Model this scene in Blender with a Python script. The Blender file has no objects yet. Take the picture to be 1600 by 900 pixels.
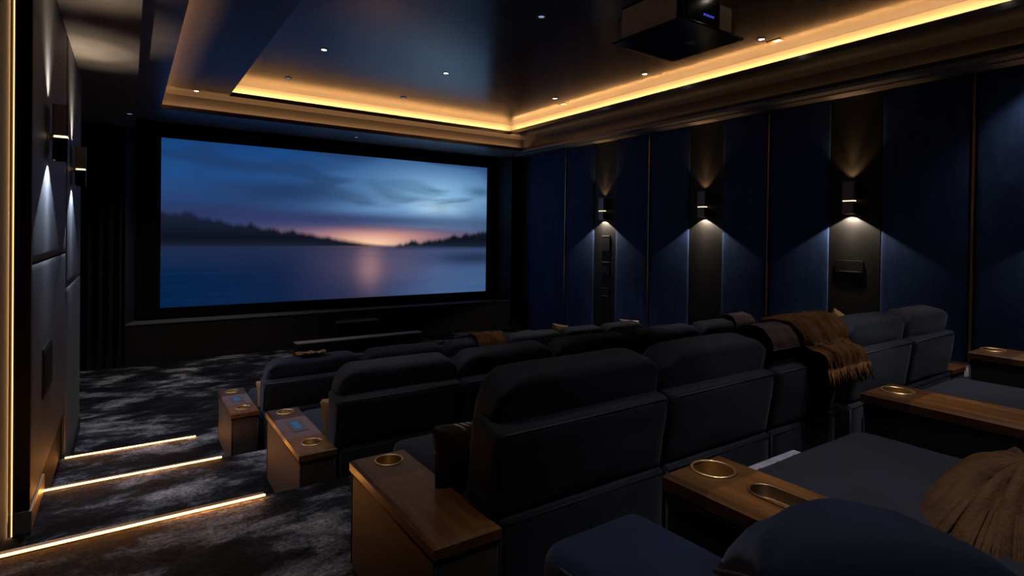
import bpy, bmesh, math, random
from mathutils import Vector, Matrix, noise
random.seed(7)
C = bpy.context.scene
COL = C.collection
PI = math.pi

# ------------------------------------------------------------------ camera
def make_camera():
    th, p, r, f, cy = 0.600266605, 0.0090543, -0.0135432, 875.01, 376.09
    fw = Vector((math.sin(th)*math.cos(p), math.cos(th)*math.cos(p), -math.sin(p)))
    rt = Vector((math.cos(th), -math.sin(th), 0)); dn = fw.cross(rt)
    c, s = math.cos(r), math.sin(r)
    rt, dn = c*rt + s*dn, -s*rt + c*dn
    cam = bpy.data.cameras.new('camera'); o = bpy.data.objects.new('camera', cam); COL.objects.link(o)
    o.matrix_world = Matrix(((rt.x, -dn.x, -fw.x, 0), (rt.y, -dn.y, -fw.y, 0), (rt.z, -dn.z, -fw.z, 0), (0, 0, 0, 1)))
    cam.sensor_width = 36; cam.sensor_fit = 'HORIZONTAL'
    cam.lens = 36*f/1600; cam.shift_y = (cy-450)/1600
    cam.clip_start = 0.02; cam.clip_end = 60
    C.camera = o
make_camera()

# ------------------------------------------------------------------ world, exposure, light levels
W = bpy.data.worlds.new('world'); C.world = W; W.use_nodes = True
W.node_tree.nodes['Background'].inputs[0].default_value = (0.02, 0.03, 0.06, 1)
W.node_tree.nodes['Background'].inputs[1].default_value = 0.0
vs = C.view_settings
vs.view_transform = 'Standard'; vs.look = 'None'; vs.gamma = 1; vs.exposure = 0.0; vs.use_curve_mapping = False
try:
    C.cycles.use_denoising = True
    C.cycles.sample_clamp_indirect = 3.0
    C.cycles.max_bounces = 6; C.cycles.diffuse_bounces = 3; C.cycles.glossy_bounces = 3
    C.cycles.caustics_reflective = False; C.cycles.caustics_refractive = False
    C.cycles.use_light_tree = True
except Exception:
    pass
WARM = (1.0, 0.50, 0.16); AMBER = (1.0, 0.58, 0.26); SOFT = (1.0, 0.88, 0.76); COOL = (0.78, 0.86, 1.0)
E_COVE = 105.0         # cove tape radiance
E_STEP = 36.0
P_DOWN = 100.0         # downlight spot watts
P_SCD = 100.0          # sconce down
P_SCU = 42.0          # sconce up
E_SCREEN = 1.0

# ------------------------------------------------------------------ materials
MAT = {}
def nodes(name):
    m = bpy.data.materials.new(name); m.use_nodes = True
    nt = m.node_tree; b = nt.nodes['Principled BSDF']; MAT[name] = m
    return m, nt, b
def N(nt, t, **kw):
    n = nt.nodes.new(t)
    for k, v in kw.items():
        if k in n.inputs: n.inputs[k].default_value = v
        else: setattr(n, k, v)
    return n
def ramp(nt, fac, stops):
    r = nt.nodes.new('ShaderNodeValToRGB')
    e = r.color_ramp.elements
    while len(e) > 1: e.remove(e[-1])
    e[0].position = stops[0][0]; e[0].color = (*stops[0][1], 1)
    for p, c in stops[1:]:
        x = e.new(p); x.color = (*c, 1)
    nt.links.new(fac, r.inputs[0]); return r
def plain(name, col, rough=0.5, metal=0.0, spec=0.5, bump=0.0, bscale=60.0, var=0.0, vscale=3.0, sheen=0.0, sheen_tint=(1, 1, 1)):
    m, nt, b = nodes(name)
    b.inputs['Base Color'].default_value = (*col, 1); b.inputs['Roughness'].default_value = rough
    b.inputs['Metallic'].default_value = metal; b.inputs['Specular IOR Level'].default_value = spec
    if sheen:
        b.inputs['Sheen Weight'].default_value = sheen; b.inputs['Sheen Roughness'].default_value = 0.45
        b.inputs['Sheen Tint'].default_value = (*sheen_tint, 1)
    tc = N(nt, 'ShaderNodeTexCoord')
    if var:
        n = N(nt, 'ShaderNodeTexNoise', Scale=vscale, Detail=5.0, Roughness=0.6)
        nt.links.new(tc.outputs['Object'], n.inputs['Vector'])
        r = ramp(nt, n.outputs['Fac'], [(0.3, tuple(c*(1-var) for c in col)), (0.7, tuple(min(1, c*(1+var)) for c in col))])
        nt.links.new(r.outputs[0], b.inputs['Base Color'])
    if bump:
        n = N(nt, 'ShaderNodeTexNoise', Scale=bscale, Detail=3.0)
        nt.links.new(tc.outputs['Object'], n.inputs['Vector'])
        bp = N(nt, 'ShaderNodeBump', Strength=bump, Distance=0.01)
        nt.links.new(n.outputs['Fac'], bp.inputs['Height']); nt.links.new(bp.outputs[0], b.inputs['Normal'])
    return m
def emit(name, col, strength):
    m = bpy.data.materials.new(name); m.use_nodes = True; nt = m.node_tree; nt.nodes.clear()
    o = nt.nodes.new('ShaderNodeOutputMaterial'); e = nt.nodes.new('ShaderNodeEmission')
    e.inputs[0].default_value = (*col, 1); e.inputs[1].default_value = strength
    nt.links.new(e.outputs[0], o.inputs[0]); MAT[name] = m; return m

plain('velvet', (0.018, 0.024, 0.047), 0.75, spec=0.25, bump=0.25, bscale=9, var=0.25, vscale=4, sheen=0.16, sheen_tint=(0.6, 0.72, 1))
plain('velvet_blue', (0.011, 0.020, 0.060), 0.75, spec=0.2, bump=0.25, bscale=12, var=0.3, vscale=5, sheen=0.16, sheen_tint=(0.5, 0.65, 1))
plain('piping', (0.026, 0.029, 0.042), 0.55, spec=0.4)
plain('taupe', (0.085, 0.068, 0.064), 0.6, bump=0.15, bscale=250, var=0.12)
plain('dark_body', (0.017, 0.021, 0.034), 0.7, spec=0.3, bump=0.15, bscale=150, var=0.2, sheen=0.2, sheen_tint=(0.7, 0.8, 1))
plain('brass', (0.85, 0.62, 0.34), 0.34, metal=1.0)
plain('brass_dull', (0.36, 0.23, 0.13), 0.35, metal=1.0)
plain('bronze', (0.26, 0.24, 0.24), 0.45, metal=0.2)
plain('black', (0.006, 0.006, 0.007), 0.6, spec=0.3)
plain('black_matte', (0.004, 0.004, 0.005), 0.9, spec=0.1)
plain('black_gloss', (0.010, 0.010, 0.013), 0.18)
plain('stage_black', (0.005, 0.005, 0.006), 0.7, bump=0.05)
plain('stage_top', (0.09, 0.09, 0.10), 0.5)  # paler than the stage front: its edge highlight is put into the colour
plain('jamb', (0.020, 0.026, 0.045), 0.6)
plain('curtain', (0.010, 0.012, 0.022), 0.85, spec=0.1, bump=0.2, bscale=120, sheen=0.3, sheen_tint=(0.5, 0.6, 1))
plain('ceiling', (0.058, 0.062, 0.078), 0.22, spec=0.6, var=0.18, vscale=1.2)
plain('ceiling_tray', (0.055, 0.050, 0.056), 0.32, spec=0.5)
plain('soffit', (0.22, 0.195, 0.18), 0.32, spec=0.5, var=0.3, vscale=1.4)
plain('pilaster', (0.013, 0.012, 0.011), 0.55, spec=0.3, var=0.15)
plain('wall_base', (0.008, 0.009, 0.012), 0.7)
plain('wall_panel_grey', (0.095, 0.105, 0.125), 0.55, var=0.2, vscale=2.0, bump=0.08, bscale=8)
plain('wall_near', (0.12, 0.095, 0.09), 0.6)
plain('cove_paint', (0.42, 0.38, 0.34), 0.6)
plain('tan_metal', (0.34, 0.24, 0.15), 0.4, metal=0.5)
plain('leather_tan', (0.26, 0.14, 0.055), 0.5, var=0.25, vscale=8, bump=0.3, bscale=30)
plain('gold_cloth', (0.42, 0.25, 0.10), 0.55, var=0.35, vscale=18, bump=0.5, bscale=40)
plain('throw_brown', (0.20, 0.085, 0.026), 0.8, var=0.45, vscale=14, bump=0.6, bscale=90, sheen=0.2, sheen_tint=(1, 0.8, 0.5))
plain('throw_dark', (0.085, 0.038, 0.013), 0.85, var=0.4, vscale=14, bump=0.6, bscale=90)
plain('throw_mauve', (0.13, 0.09, 0.10), 0.7, var=0.3, vscale=10, bump=0.4, bscale=60)
plain('steel', (0.50, 0.56, 0.85), 0.45, metal=0.4, var=0.2, vscale=25)
plain('projector_white', (0.85, 0.78, 0.70), 0.45)
plain('white_trim', (0.5, 0.47, 0.44), 0.4)
plain('sheen_inlay', (0.21, 0.135, 0.125), 0.30, spec=0.55, var=0.12, vscale=6)  # middle of the console tops, reflected screen light put into the paler colour
plain('panel_plate', (0.20, 0.17, 0.18), 0.3, metal=0.4)
emit('cove_led', (1.0, 0.55, 0.22), 3.0)
emit('step_led', (1.0, 0.37, 0.075), E_STEP)
emit('wall_led', (1.0, 0.52, 0.20), 2.6)
emit('lamp_on', (1.0, 0.88, 0.74), 12.0)
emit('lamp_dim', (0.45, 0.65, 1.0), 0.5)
emit('sconce_slit', (1.0, 0.72, 0.42), 2.0)
emit('panel_blue', (0.10, 0.26, 0.55), 0.28)
emit('blue_led', (0.12, 0.12, 1.0), 0.5)

def wood(name, dark, light):
    m, nt, b = nodes(name)
    tc = N(nt, 'ShaderNodeTexCoord'); mp = N(nt, 'ShaderNodeMapping')
    mp.inputs['Scale'].default_value = (22, 1.6, 22)
    nt.links.new(tc.outputs['Object'], mp.inputs[0])
    n = N(nt, 'ShaderNodeTexNoise', Scale=1.0, Detail=6.0, Roughness=0.62, Distortion=0.8)
    nt.links.new(mp.outputs[0], n.inputs['Vector'])
    r = ramp(nt, n.outputs['Fac'], [(0.32, dark), (0.5, tuple((a+c)/2 for a, c in zip(dark, light))), (0.68, light)])
    nt.links.new(r.outputs[0], b.inputs['Base Color'])
    b.inputs['Roughness'].default_value = 0.33; b.inputs['Specular IOR Level'].default_value = 0.5
    bp = N(nt, 'ShaderNodeBump', Strength=0.08, Distance=0.004)
    nt.links.new(n.outputs['Fac'], bp.inputs['Height']); nt.links.new(bp.outputs[0], b.inputs['Normal'])
wood('walnut', (0.10, 0.040, 0.012), (0.27, 0.115, 0.036))
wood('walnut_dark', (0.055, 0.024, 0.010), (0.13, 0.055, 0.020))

def carpet():
    m, nt, b = nodes('carpet')
    tc = N(nt, 'ShaderNodeTexCoord'); mp = N(nt, 'ShaderNodeMapping')
    mp.inputs['Scale'].default_value = (1.0, 1.7, 1.0); mp.inputs['Rotation'].default_value = (0, 0, 0.35)
    nt.links.new(tc.outputs['Object'], mp.inputs[0])
    a = N(nt, 'ShaderNodeTexNoise', Scale=1.5, Detail=10.0, Roughness=0.68, Distortion=0.25)
    nt.links.new(mp.outputs[0], a.inputs['Vector'])
    r = ramp(nt, a.outputs['Fac'], [(0.43, (0.008, 0.009, 0.014)), (0.51, (0.032, 0.034, 0.047)), (0.57, (0.17, 0.175, 0.215)), (0.67, (0.46, 0.46, 0.52))])
    f = N(nt, 'ShaderNodeTexNoise', Scale=48.0, Detail=5.0, Roughness=0.75)
    nt.links.new(tc.outputs['Object'], f.inputs['Vector'])
    fr = ramp(nt, f.outputs['Fac'], [(0.34, (0.2, 0.2, 0.2)), (0.66, (1.4, 1.4, 1.4))])
    mx = N(nt, 'ShaderNodeMix'); mx.data_type = 'RGBA'; mx.blend_type = 'MULTIPLY'; mx.inputs[0].default_value = 1.0
    nt.links.new(r.outputs[0], mx.inputs[6]); nt.links.new(fr.outputs[0], mx.inputs[7])
    nt.links.new(mx.outputs[2], b.inputs['Base Color'])
    b.inputs['Roughness'].default_value = 0.95; b.inputs['Specular IOR Level'].default_value = 0.1
    bp = N(nt, 'ShaderNodeBump', Strength=0.9, Distance=0.02)
    nt.links.new(f.outputs['Fac'], bp.inputs['Height']); nt.links.new(bp.outputs[0], b.inputs['Normal'])
carpet()

def navy_fabric():
    m, nt, b = nodes('navy_fabric')
    tc = N(nt, 'ShaderNodeTexCoord'); mp = N(nt, 'ShaderNodeMapping')
    mp.inputs['Scale'].default_value = (1, 2.2, 0.8)
    nt.links.new(tc.outputs['Object'], mp.inputs[0])
    n = N(nt, 'ShaderNodeTexNoise', Scale=2.2, Detail=7.0, Roughness=0.62, Distortion=0.4)
    nt.links.new(mp.outputs[0], n.inputs['Vector'])
    r = ramp(nt, n.outputs['Fac'], [(0.3, (0.013, 0.030, 0.095)), (0.52, (0.022, 0.050, 0.150)), (0.72, (0.036, 0.076, 0.205))])
    nt.links.new(r.outputs[0], b.inputs['Base Color'])
    b.inputs['Roughness'].default_value = 0.8; b.inputs['Specular IOR Level'].default_value = 0.15
    b.inputs['Sheen Weight'].default_value = 0.25; b.inputs['Sheen Tint'].default_value = (0.5, 0.65, 1, 1)
navy_fabric()

def striped_gold():
    m, nt, b = nodes('striped_gold')
    tc = N(nt, 'ShaderNodeTexCoord'); mp = N(nt, 'ShaderNodeMapping')
    mp.inputs['Rotation'].default_value = (0, 0.6, 0)
    nt.links.new(tc.outputs['Object'], mp.inputs[0])
    w = N(nt, 'ShaderNodeTexWave', Scale=11.0, Distortion=7.0, Detail=1.0)
    w.inputs['Detail Scale'].default_value = 0.6
    nt.links.new(mp.outputs[0], w.inputs['Vector'])
    k = N(nt, 'ShaderNodeTexNoise', Scale=5.0, Detail=1.0)
    nt.links.new(tc.outputs['Object'], k.inputs['Vector'])
    a = ramp(nt, w.outputs['Fac'], [(0.55, (0, 0, 0)), (0.7, (1, 1, 1))])
    c = ramp(nt, k.outputs['Fac'], [(0.44, (0, 0, 0)), (0.50, (1, 1, 1))])
    mu = N(nt, 'ShaderNodeMath', operation='MULTIPLY')
    nt.links.new(a.outputs[0], mu.inputs[0]); nt.links.new(c.outputs[0], mu.inputs[1])
    sz = N(nt, 'ShaderNodeSeparateXYZ'); nt.links.new(tc.outputs['Object'], sz.inputs[0])
    zr = N(nt, 'ShaderNodeMapRange'); zr.inputs[1].default_value = 0.015; zr.inputs[2].default_value = 0.05; nt.links.new(sz.outputs[2], zr.inputs[0])
    m2 = N(nt, 'ShaderNodeMath', operation='MULTIPLY'); nt.links.new(mu.outputs[0], m2.inputs[0]); nt.links.new(zr.outputs[0], m2.inputs[1]); mu = m2
    r = ramp(nt, mu.outputs[0], [(0.0, (0.020, 0.012, 0.006)), (1.0, (0.8, 0.66, 0.45))])
    nt.links.new(r.outputs[0], b.inputs['Base Color']); b.inputs['Roughness'].default_value = 0.55
striped_gold()

def film_material():
    """the film on the projection screen: a lake at dusk between two wooded banks"""
    m = bpy.data.materials.new('film_image'); m.use_nodes = True; nt = m.node_tree; nt.nodes.clear(); MAT['film_image'] = m
    L = nt.links
    tc = N(nt, 'ShaderNodeTexCoord'); sp = N(nt, 'ShaderNodeSeparateXYZ'); L.new(tc.outputs['Generated'], sp.inputs[0])
    U, V = sp.outputs[0], sp.outputs[2]
    def val(x):
        return x
    def math_(op, a, b=None, c=None, clamp=False):
        n = nt.nodes.new('ShaderNodeMath'); n.operation = op; n.use_clamp = clamp
        for i, x in enumerate((a, b, c)):
            if x is None: continue
            if isinstance(x, (int, float)): n.inputs[i].default_value = x
            else: L.new(x, n.inputs[i])
        return n.outputs[0]
    def sm(x, a, b):
        n = nt.nodes.new('ShaderNodeMapRange'); n.interpolation_type = 'SMOOTHSTEP'
        L.new(x, n.inputs[0]); n.inputs[1].default_value = a; n.inputs[2].default_value = b
        return n.outputs[0]
    def mix(f, a, b, mode='MIX'):
        n = nt.nodes.new('ShaderNodeMix'); n.data_type = 'RGBA'; n.blend_type = mode
        if isinstance(f, (int, float)): n.inputs[0].default_value = f
        else: L.new(f, n.inputs[0])
        for i, x in ((6, a), (7, b)):
            if isinstance(x, tuple): n.inputs[i].default_value = (*x, 1)
            else: L.new(x, n.inputs[i])
        return n.outputs[2]
    def blob(u0, v0, su, sv):
        a = math_('POWER', math_('DIVIDE', math_('SUBTRACT', U, u0), su), 2)
        a2 = math_('MULTIPLY', math_('DIVIDE', math_('SUBTRACT', U, u0), su), math_('DIVIDE', math_('SUBTRACT', U, u0), su))
        b2 = math_('MULTIPLY', math_('DIVIDE', math_('SUBTRACT', V, v0), sv), math_('DIVIDE', math_('SUBTRACT', V, v0), sv))
        return math_('EXPONENT', math_('MULTIPLY', math_('ADD', a2, b2), -1.0))
    def nz(sx, sy, scale, detail=3.0, dist=0.0, off=0.0):
        cx = nt.nodes.new('ShaderNodeCombineXYZ')
        L.new(math_('MULTIPLY_ADD', U, sx, off), cx.inputs[0]); L.new(math_('MULTIPLY', V, sy), cx.inputs[1])
        n = N(nt, 'ShaderNodeTexNoise', Scale=scale, Detail=detail, Distortion=dist); L.new(cx.outputs[0], n.inputs['Vector'])
        return n.outputs['Fac']
    sky = ramp(nt, V, [(0.36, (0.085, 0.075, 0.17)), (0.48, (0.040, 0.058, 0.155)), (0.62, (0.030, 0.075, 0.22)), (0.8, (0.018, 0.085, 0.27)), (1.0, (0.008, 0.060, 0.21))]).outputs[0]
    sky = mix(math_('MULTIPLY', blob(0.80, 0.74, 0.26, 0.20), 0.9), sky, (0.26, 0.52, 0.80))
    sky = mix(math_('MULTIPLY', blob(0.62, 0.62, 0.20, 0.05), 0.45), sky, (0.18, 0.38, 0.70))
    sky = mix(math_('MULTIPLY', blob(0.80, 0.66, 0.09, 0.06), 0.65), sky, (0.50, 0.72, 0.90))
    dark = sm(nz(2.0, 4.2, 1.5, 2.5, 0.6, 3.0), 0.42, 0.70)
    sky = mix(math_('MULTIPLY', dark, 0.62), sky, (0.016, 0.036, 0.10))
    sky = mix(math_('MULTIPLY', blob(-0.05, 0.85, 0.35, 0.5), 0.35), sky, (0.006, 0.040, 0.15))
    sky = mix(math_('MULTIPLY', blob(0.15, 0.58, 0.30, 0.10), 0.5), sky, (0.018, 0.034, 0.105))
    sky = mix(math_('MULTIPLY', blob(0.30, 0.72, 0.20, 0.07), 0.75), sky, (0.014, 0.034, 0.10))
    sky = mix(math_('MULTIPLY', blob(0.62, 0.80, 0.10, 0.08), 0.35), sky, (0.020, 0.08, 0.22))
    sky = mix(math_('MULTIPLY', blob(0.97, 0.80, 0.06, 0.04), 0.6), sky, (0.012, 0.05, 0.12))
    sky = mix(math_('MULTIPLY', blob(0.45, 0.555, 0.70, 0.045), 0.7), sky, (0.030, 0.036, 0.115))
    sky = mix(math_('MULTIPLY', blob(0.57, 0.43, 0.34, 0.055), 0.7), sky, (0.30, 0.16, 0.24))
    sky = mix(math_('MULTIPLY', blob(0.60, 0.44, 0.20, 0.045), 0.65), sky, (0.62, 0.26, 0.22))
    sky = mix(blob(0.57, 0.385, 0.13, 0.06), sky, (1.0, 0.58, 0.38))
    water = ramp(nt, U, [(0.0, (0.001, 0.016, 0.062)), (0.3, (0.004, 0.016, 0.058)), (0.55, (0.024, 0.030, 0.082)), (0.8, (0.060, 0.11, 0.25)), (1.0, (0.050, 0.11, 0.25))]).outputs[0]
    water = mix(math_('MULTIPLY', sm(V, 0.16, 0.36), 0.35), water, (0.030, 0.036, 0.085))
    water = mix(math_('MULTIPLY', blob(0.60, 0.24, 0.16, 0.16), 0.5), water, (0.15, 0.10, 0.16))
    water = mix(math_('MULTIPLY', blob(0.565, 0.22, 0.040, 0.14), 0.62), water, (0.42, 0.22, 0.24))
    water = mix(math_('MULTIPLY', blob(0.95, 0.27, 0.17, 0.055), 0.85), water, (0.012, 0.022, 0.055))
    water = mix(math_('MULTIPLY', sm(nz(1.5, 26.0, 1.5, 2.0), 0.45, 0.75), 0.16), water, (0.02, 0.03, 0.08))
    pic = mix(sm(V, 0.350, 0.385), water, sky)
    jag = math_('MULTIPLY', math_('SUBTRACT', nz(26.0, 0.0, 1.0, 4.0), 0.5), 0.11)
    jag2 = math_('MULTIPLY', math_('SUBTRACT', nz(9.0, 0.0, 1.0, 2.0, 0, 5.0), 0.5), 0.07)
    jj = math_('ADD', jag, jag2)
    left = math_('ADD', math_('MULTIPLY_ADD', U, -0.345, 0.575), math_('MULTIPLY', jj, sm(U, 0.62, 0.25)))
    lm = math_('MULTIPLY', sm(math_('SUBTRACT', left, V), -0.018, 0.026), sm(V, 0.345, 0.372))
    right = math_('ADD', math_('MULTIPLY_ADD', math_('SUBTRACT', 1.0, U), -0.33, 0.485), math_('MULTIPLY', jj, 1.0))
    rm = math_('MULTIPLY', sm(math_('SUBTRACT', right, V), -0.015, 0.025), sm(V, 0.325, 0.375))
    bank = ramp(nt, V, [(0.34, (0.010, 0.016, 0.034)), (0.42, (0.004, 0.006, 0.012)), (0.56, (0.010, 0.016, 0.040))]).outputs[0]
    pic = mix(lm, pic, bank); pic = mix(rm, pic, bank)
    em = nt.nodes.new('ShaderNodeEmission'); em.inputs[1].default_value = E_SCREEN
    L.new(pic, em.inputs[0])
    o = nt.nodes.new('ShaderNodeOutputMaterial'); L.new(em.outputs[0], o.inputs[0])
film_material()

# ------------------------------------------------------------------ mesh helpers
def obj(name, bm, mat, parent=None, smooth=False, loc=(0, 0, 0), rot=None):
    me = bpy.data.meshes.new(name)
    bmesh.ops.recalc_face_normals(bm, faces=bm.faces[:]); bm.to_mesh(me); bm.free()
    me.materials.append(MAT[mat] if isinstance(mat, str) else mat)
    if smooth:
        for p in me.polygons: p.use_smooth = True
    o = bpy.data.objects.new(name, me); COL.objects.link(o)
    o.location = loc
    if rot: o.rotation_euler = rot
    if parent: o.parent = parent
    return o
def tag(o, label, cat, group=None):
    o['label'] = label; o['category'] = cat
    if group: o['group'] = group
    return o
def struct(name, bm, mat, smooth=False):
    o = obj(name, bm, mat, None, smooth); o['kind'] = 'structure'; return o
def thing(name, label, cat, loc=(0, 0, 0), group=None, rotz=0):
    o = bpy.data.objects.new(name, None); COL.objects.link(o); o.location = loc; o.rotation_euler = (0, 0, rotz)
    o.empty_display_size = 0.1
    return tag(o, label, cat, group)
def box(bm, x0, x1, y0, y1, z0, z1, bev=0.0, seg=2, mx=None):
    r = bmesh.ops.create_cube(bm, size=1)['verts']
    for v in r:
        v.co = Vector((x0+(v.co.x+.5)*(x1-x0), y0+(v.co.y+.5)*(y1-y0), z0+(v.co.z+.5)*(z1-z0)))
        if mx: v.co = mx @ v.co
    if bev:
        ed = {e for v in r for e in v.link_edges}
        bmesh.ops.bevel(bm, geom=list(ed), offset=bev, segments=seg, profile=0.6, affect='EDGES')
    return bm
def B(*a, **k):
    return box(bmesh.new(), *a, **k)
def quad(bm, *pts):
    bm.faces.new([bm.verts.new(p) for p in pts])
def cushion(bm, c, size, r, puff=(0, 0, 0), n=14, mx=None, wr=0.0, seed=0.0):
    """rounded upholstered block: flat faces, radius r, each face puffed outwards"""
    sx, sy, sz = (s/2 for s in size); r = min(r, sx, sy, sz)
    verts = {}
    def pt(q):
        k = tuple(round(x, 5) for x in q)
        if k in verts: return verts[k]
        p = Vector((q[0]*sx, q[1]*sy, q[2]*sz))
        inn = Vector((max(-sx+r, min(sx-r, p.x)), max(-sy+r, min(sy-r, p.y)), max(-sz+r, min(sz-r, p.z))))
        d = p-inn
        p2 = inn + d.normalized()*r if d.length > 1e-9 else p
        u, v, w = q
        ax = max(range(3), key=lambda i: abs(q[i]))
        f = [1-u*u, 1-v*v, 1-w*w]
        for i in range(3):
            o = [f[j] for j in range(3) if j != i]
            p2[i] += puff[i]*(1 if q[i] > 0 else -1)*abs(q[i])**3*max(0, o[0])*max(0, o[1])
        if wr:
            nv = noise.noise_vector(Vector((p2.x*5+seed, p2.y*5, p2.z*9)))
            p2 += nv*wr
        p2 += Vector(c)
        if mx: p2 = mx @ p2
        verts[k] = bm.verts.new(p2); return verts[k]
    # denser sampling near the edges
    ts = []
    for i in range(n+1):
        t = -1+2*i/n
        ts.append(math.copysign(abs(math.sin(t*PI/2)), t))
    for ax in range(3):
        for s in (-1, 1):
            for i in range(n):
                for j in range(n):
                    cs = []
                    for a, b in ((ts[i], ts[j]), (ts[i+1], ts[j]), (ts[i+1], ts[j+1]), (ts[i], ts[j+1])):
                        q = [0, 0, 0]; q[ax] = s; q[(ax+1) % 3] = a; q[(ax+2) % 3] = b
                        cs.append(pt(q))
                    if s < 0: cs.reverse()
                    try: bm.faces.new(cs)
                    except ValueError: pass
    return bm
def tube(bm, pts, r, n=8, closed=False):
    pts = [Vector(p) for p in pts]; m = len(pts); rings = []
    up0 = Vector((0.013, 0.021, 1))
    for i, p in enumerate(pts):
        a = pts[(i-1) % m] if (closed or i > 0) else p
        b = pts[(i+1) % m] if (closed or i < m-1) else p
        t = (b-a).normalized()
        up = up0 if abs(t.z) < 0.95 else Vector((1, 0.02, 0.01))
        s = t.cross(up).normalized(); w = s.cross(t)
        rr = r[i] if isinstance(r, (list, tuple)) else r
        rings.append([bm.verts.new(p + rr*(math.cos(2*PI*k/n)*s + math.sin(2*PI*k/n)*w)) for k in range(n)])
    for i in range(m if closed else m-1):
        A, D = rings[i], rings[(i+1) % m]
        for k in range(n):
            bm.faces.new((A[k], A[(k+1) % n], D[(k+1) % n], D[k]))
    if not closed:
        bm.faces.new(rings[0][::-1]); bm.faces.new(rings[-1])
    return bm
def lathe(bm, prof, n=32, c=(0, 0, 0), close=False):
    rings = [[bm.verts.new((c[0]+r*math.cos(2*PI*k/n), c[1]+r*math.sin(2*PI*k/n), c[2]+z)) for k in range(n)] for r, z in prof]
    for i in range(len(rings)-1 + (1 if close else 0)):
        A, D = rings[i], rings[(i+1) % len(rings)]
        for k in range(n):
            bm.faces.new((A[k], A[(k+1) % n], D[(k+1) % n], D[k]))
    return rings
def capsule_loop(cx, cy, hx, hy, n=16):
    """stadium outline, hx half width, hy half length along y"""
    L = []
    for k in range(n+1):
        a = PI*k/n; L.append((cx+hx*math.cos(a), cy+(hy-hx)+hx*math.sin(a)))
    for k in range(n+1):
        a = PI+PI*k/n; L.append((cx+hx*math.cos(a), cy-(hy-hx)+hx*math.sin(a)))
    out = []
    for p in L:
        if not out or (abs(p[0]-out[-1][0])+abs(p[1]-out[-1][1])) > 1e-6: out.append(p)
    if abs(out[0][0]-out[-1][0])+abs(out[0][1]-out[-1][1]) < 1e-6: out.pop()
    return out
def plate(bm, x0, x1, y0, y1, z0, z1, holes=(), ch=0.012, chsides=(1, 1, 1, 1)):
    """board with a chamfered upper rim and holes cut through (holes: lists of xy)"""
    l, r_, f, b = (ch*s for s in chsides)
    inner = [(x0+l, y0+f), (x1-r_, y0+f), (x1-r_, y1-b), (x0+l, y1-b)]
    outer = [(x0, y0), (x1, y0), (x1, y1), (x0, y1)]
    top = [bm.verts.new((x, y, z1)) for x, y in inner]
    mid = [bm.verts.new((x, y, z1-ch*0.9)) for x, y in outer]
    bot = [bm.verts.new((x, y, z0)) for x, y in outer]
    for i in range(4):
        j = (i+1) % 4
        for a, b_ in ((top, mid), (mid, bot)):
            try: bm.faces.new((a[i], a[j], b_[j], b_[i]))
            except ValueError: pass
    bm.faces.new(bot[::-1])
    ed = [bm.edges.get((top[i], top[(i+1) % 4])) or bm.edges.new((top[i], top[(i+1) % 4])) for i in range(4)]
    for h in holes:
        vs_ = [bm.verts.new((x, y, z1)) for x, y in h]; n = len(vs_)
        lo = [bm.verts.new((x, y, z0+0.001)) for x, y in h]
        ed += [bm.edges.new((vs_[i], vs_[(i+1) % n])) for i in range(n)]
        for i in range(n):
            bm.faces.new((vs_[i], vs_[(i+1) % n], lo[(i+1) % n], lo[i]))
    if holes: bmesh.ops.triangle_fill(bm, edges=ed, use_beauty=True)
    else: bm.faces.new(top)
    return bm
def circle(cx, cy, r, n=32):
    return [(cx+r*math.cos(2*PI*k/n), cy+r*math.sin(2*PI*k/n)) for k in range(n)]
def spot(name, loc, target, power, angle, blend, col, size=0.03, parent=None):
    l = bpy.data.lights.new(name, 'SPOT'); l.energy = power; l.spot_size = math.radians(angle); l.spot_blend = blend
    l.color = col; l.shadow_soft_size = size
    o = bpy.data.objects.new(name, l); COL.objects.link(o)
    d = Vector(target)-Vector(loc)
    o.rotation_mode = 'QUATERNION'; o.rotation_quaternion = d.to_track_quat('-Z', 'Y')
    if parent: o.parent = parent; o.location = Vector(loc)-parent.location
    else: o.location = loc
    return o

# ------------------------------------------------------------------ the room
XL, XN, XR = -0.48, -0.572, 8.5          # left wall, nearer left wall, right wall
YF, YB = 12.05, -1.3                    # front of the stage, back of the room
Z4, Z3, Z2, Z1, Z0 = -1.2, -1.48, -1.8, -2.1, -2.4
EDG = [1.5, 3.36, 4.96, 6.52]           # nosings of the tiers
ZS, ZT1, ZT2 = 2.05, 2.35, 2.6          # soffit, outer tray, inner tray

bm = bmesh.new()                        # stepped carpeted floor
prof = [(YB, Z4), (EDG[0], Z4), (EDG[0], Z3), (EDG[1], Z3), (EDG[1], Z2), (EDG[2], Z2), (EDG[2], Z1), (EDG[3], Z1), (EDG[3], Z0), (13.2, Z0), (13.2, -2.6), (YB, -2.6)]
A = [bm.verts.new((-1.2, y, z)) for y, z in prof]; D = [bm.verts.new((9.0, y, z)) for y, z in prof]
for i in range(len(prof)):
    j = (i+1) % len(prof); bm.faces.new((A[i], A[j], D[j], D[i]))
struct('floor', bm, 'carpet')

bm = bmesh.new()
box(bm, XR, XR+0.3, YB, 13.2, -2.6, 2.9); struct('wall_right', bm, 'wall_base')
bm = bmesh.new()
box(bm, -1.0, XN, YB, 4.35, -2.6, 2.9); box(bm, -1.0, XL-0.035, 4.36, 8.55, -2.6, 2.9); box(bm, -1.2, -0.85, 8.55, 13.2, -2.6, 2.9)
box(bm, -1.0, -0.86, 8.55, 8.6, -2.6, 2.9)
struct('wall_left', bm, 'wall_base')
struct('wall_back', B(-1.2, 9, YB-0.3, YB, -2.6, 2.9), 'wall_base')
struct('wall_front', B(-1.2, 9, 12.75, 13.2, -2.6, 2.9), 'black_matte')
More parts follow.
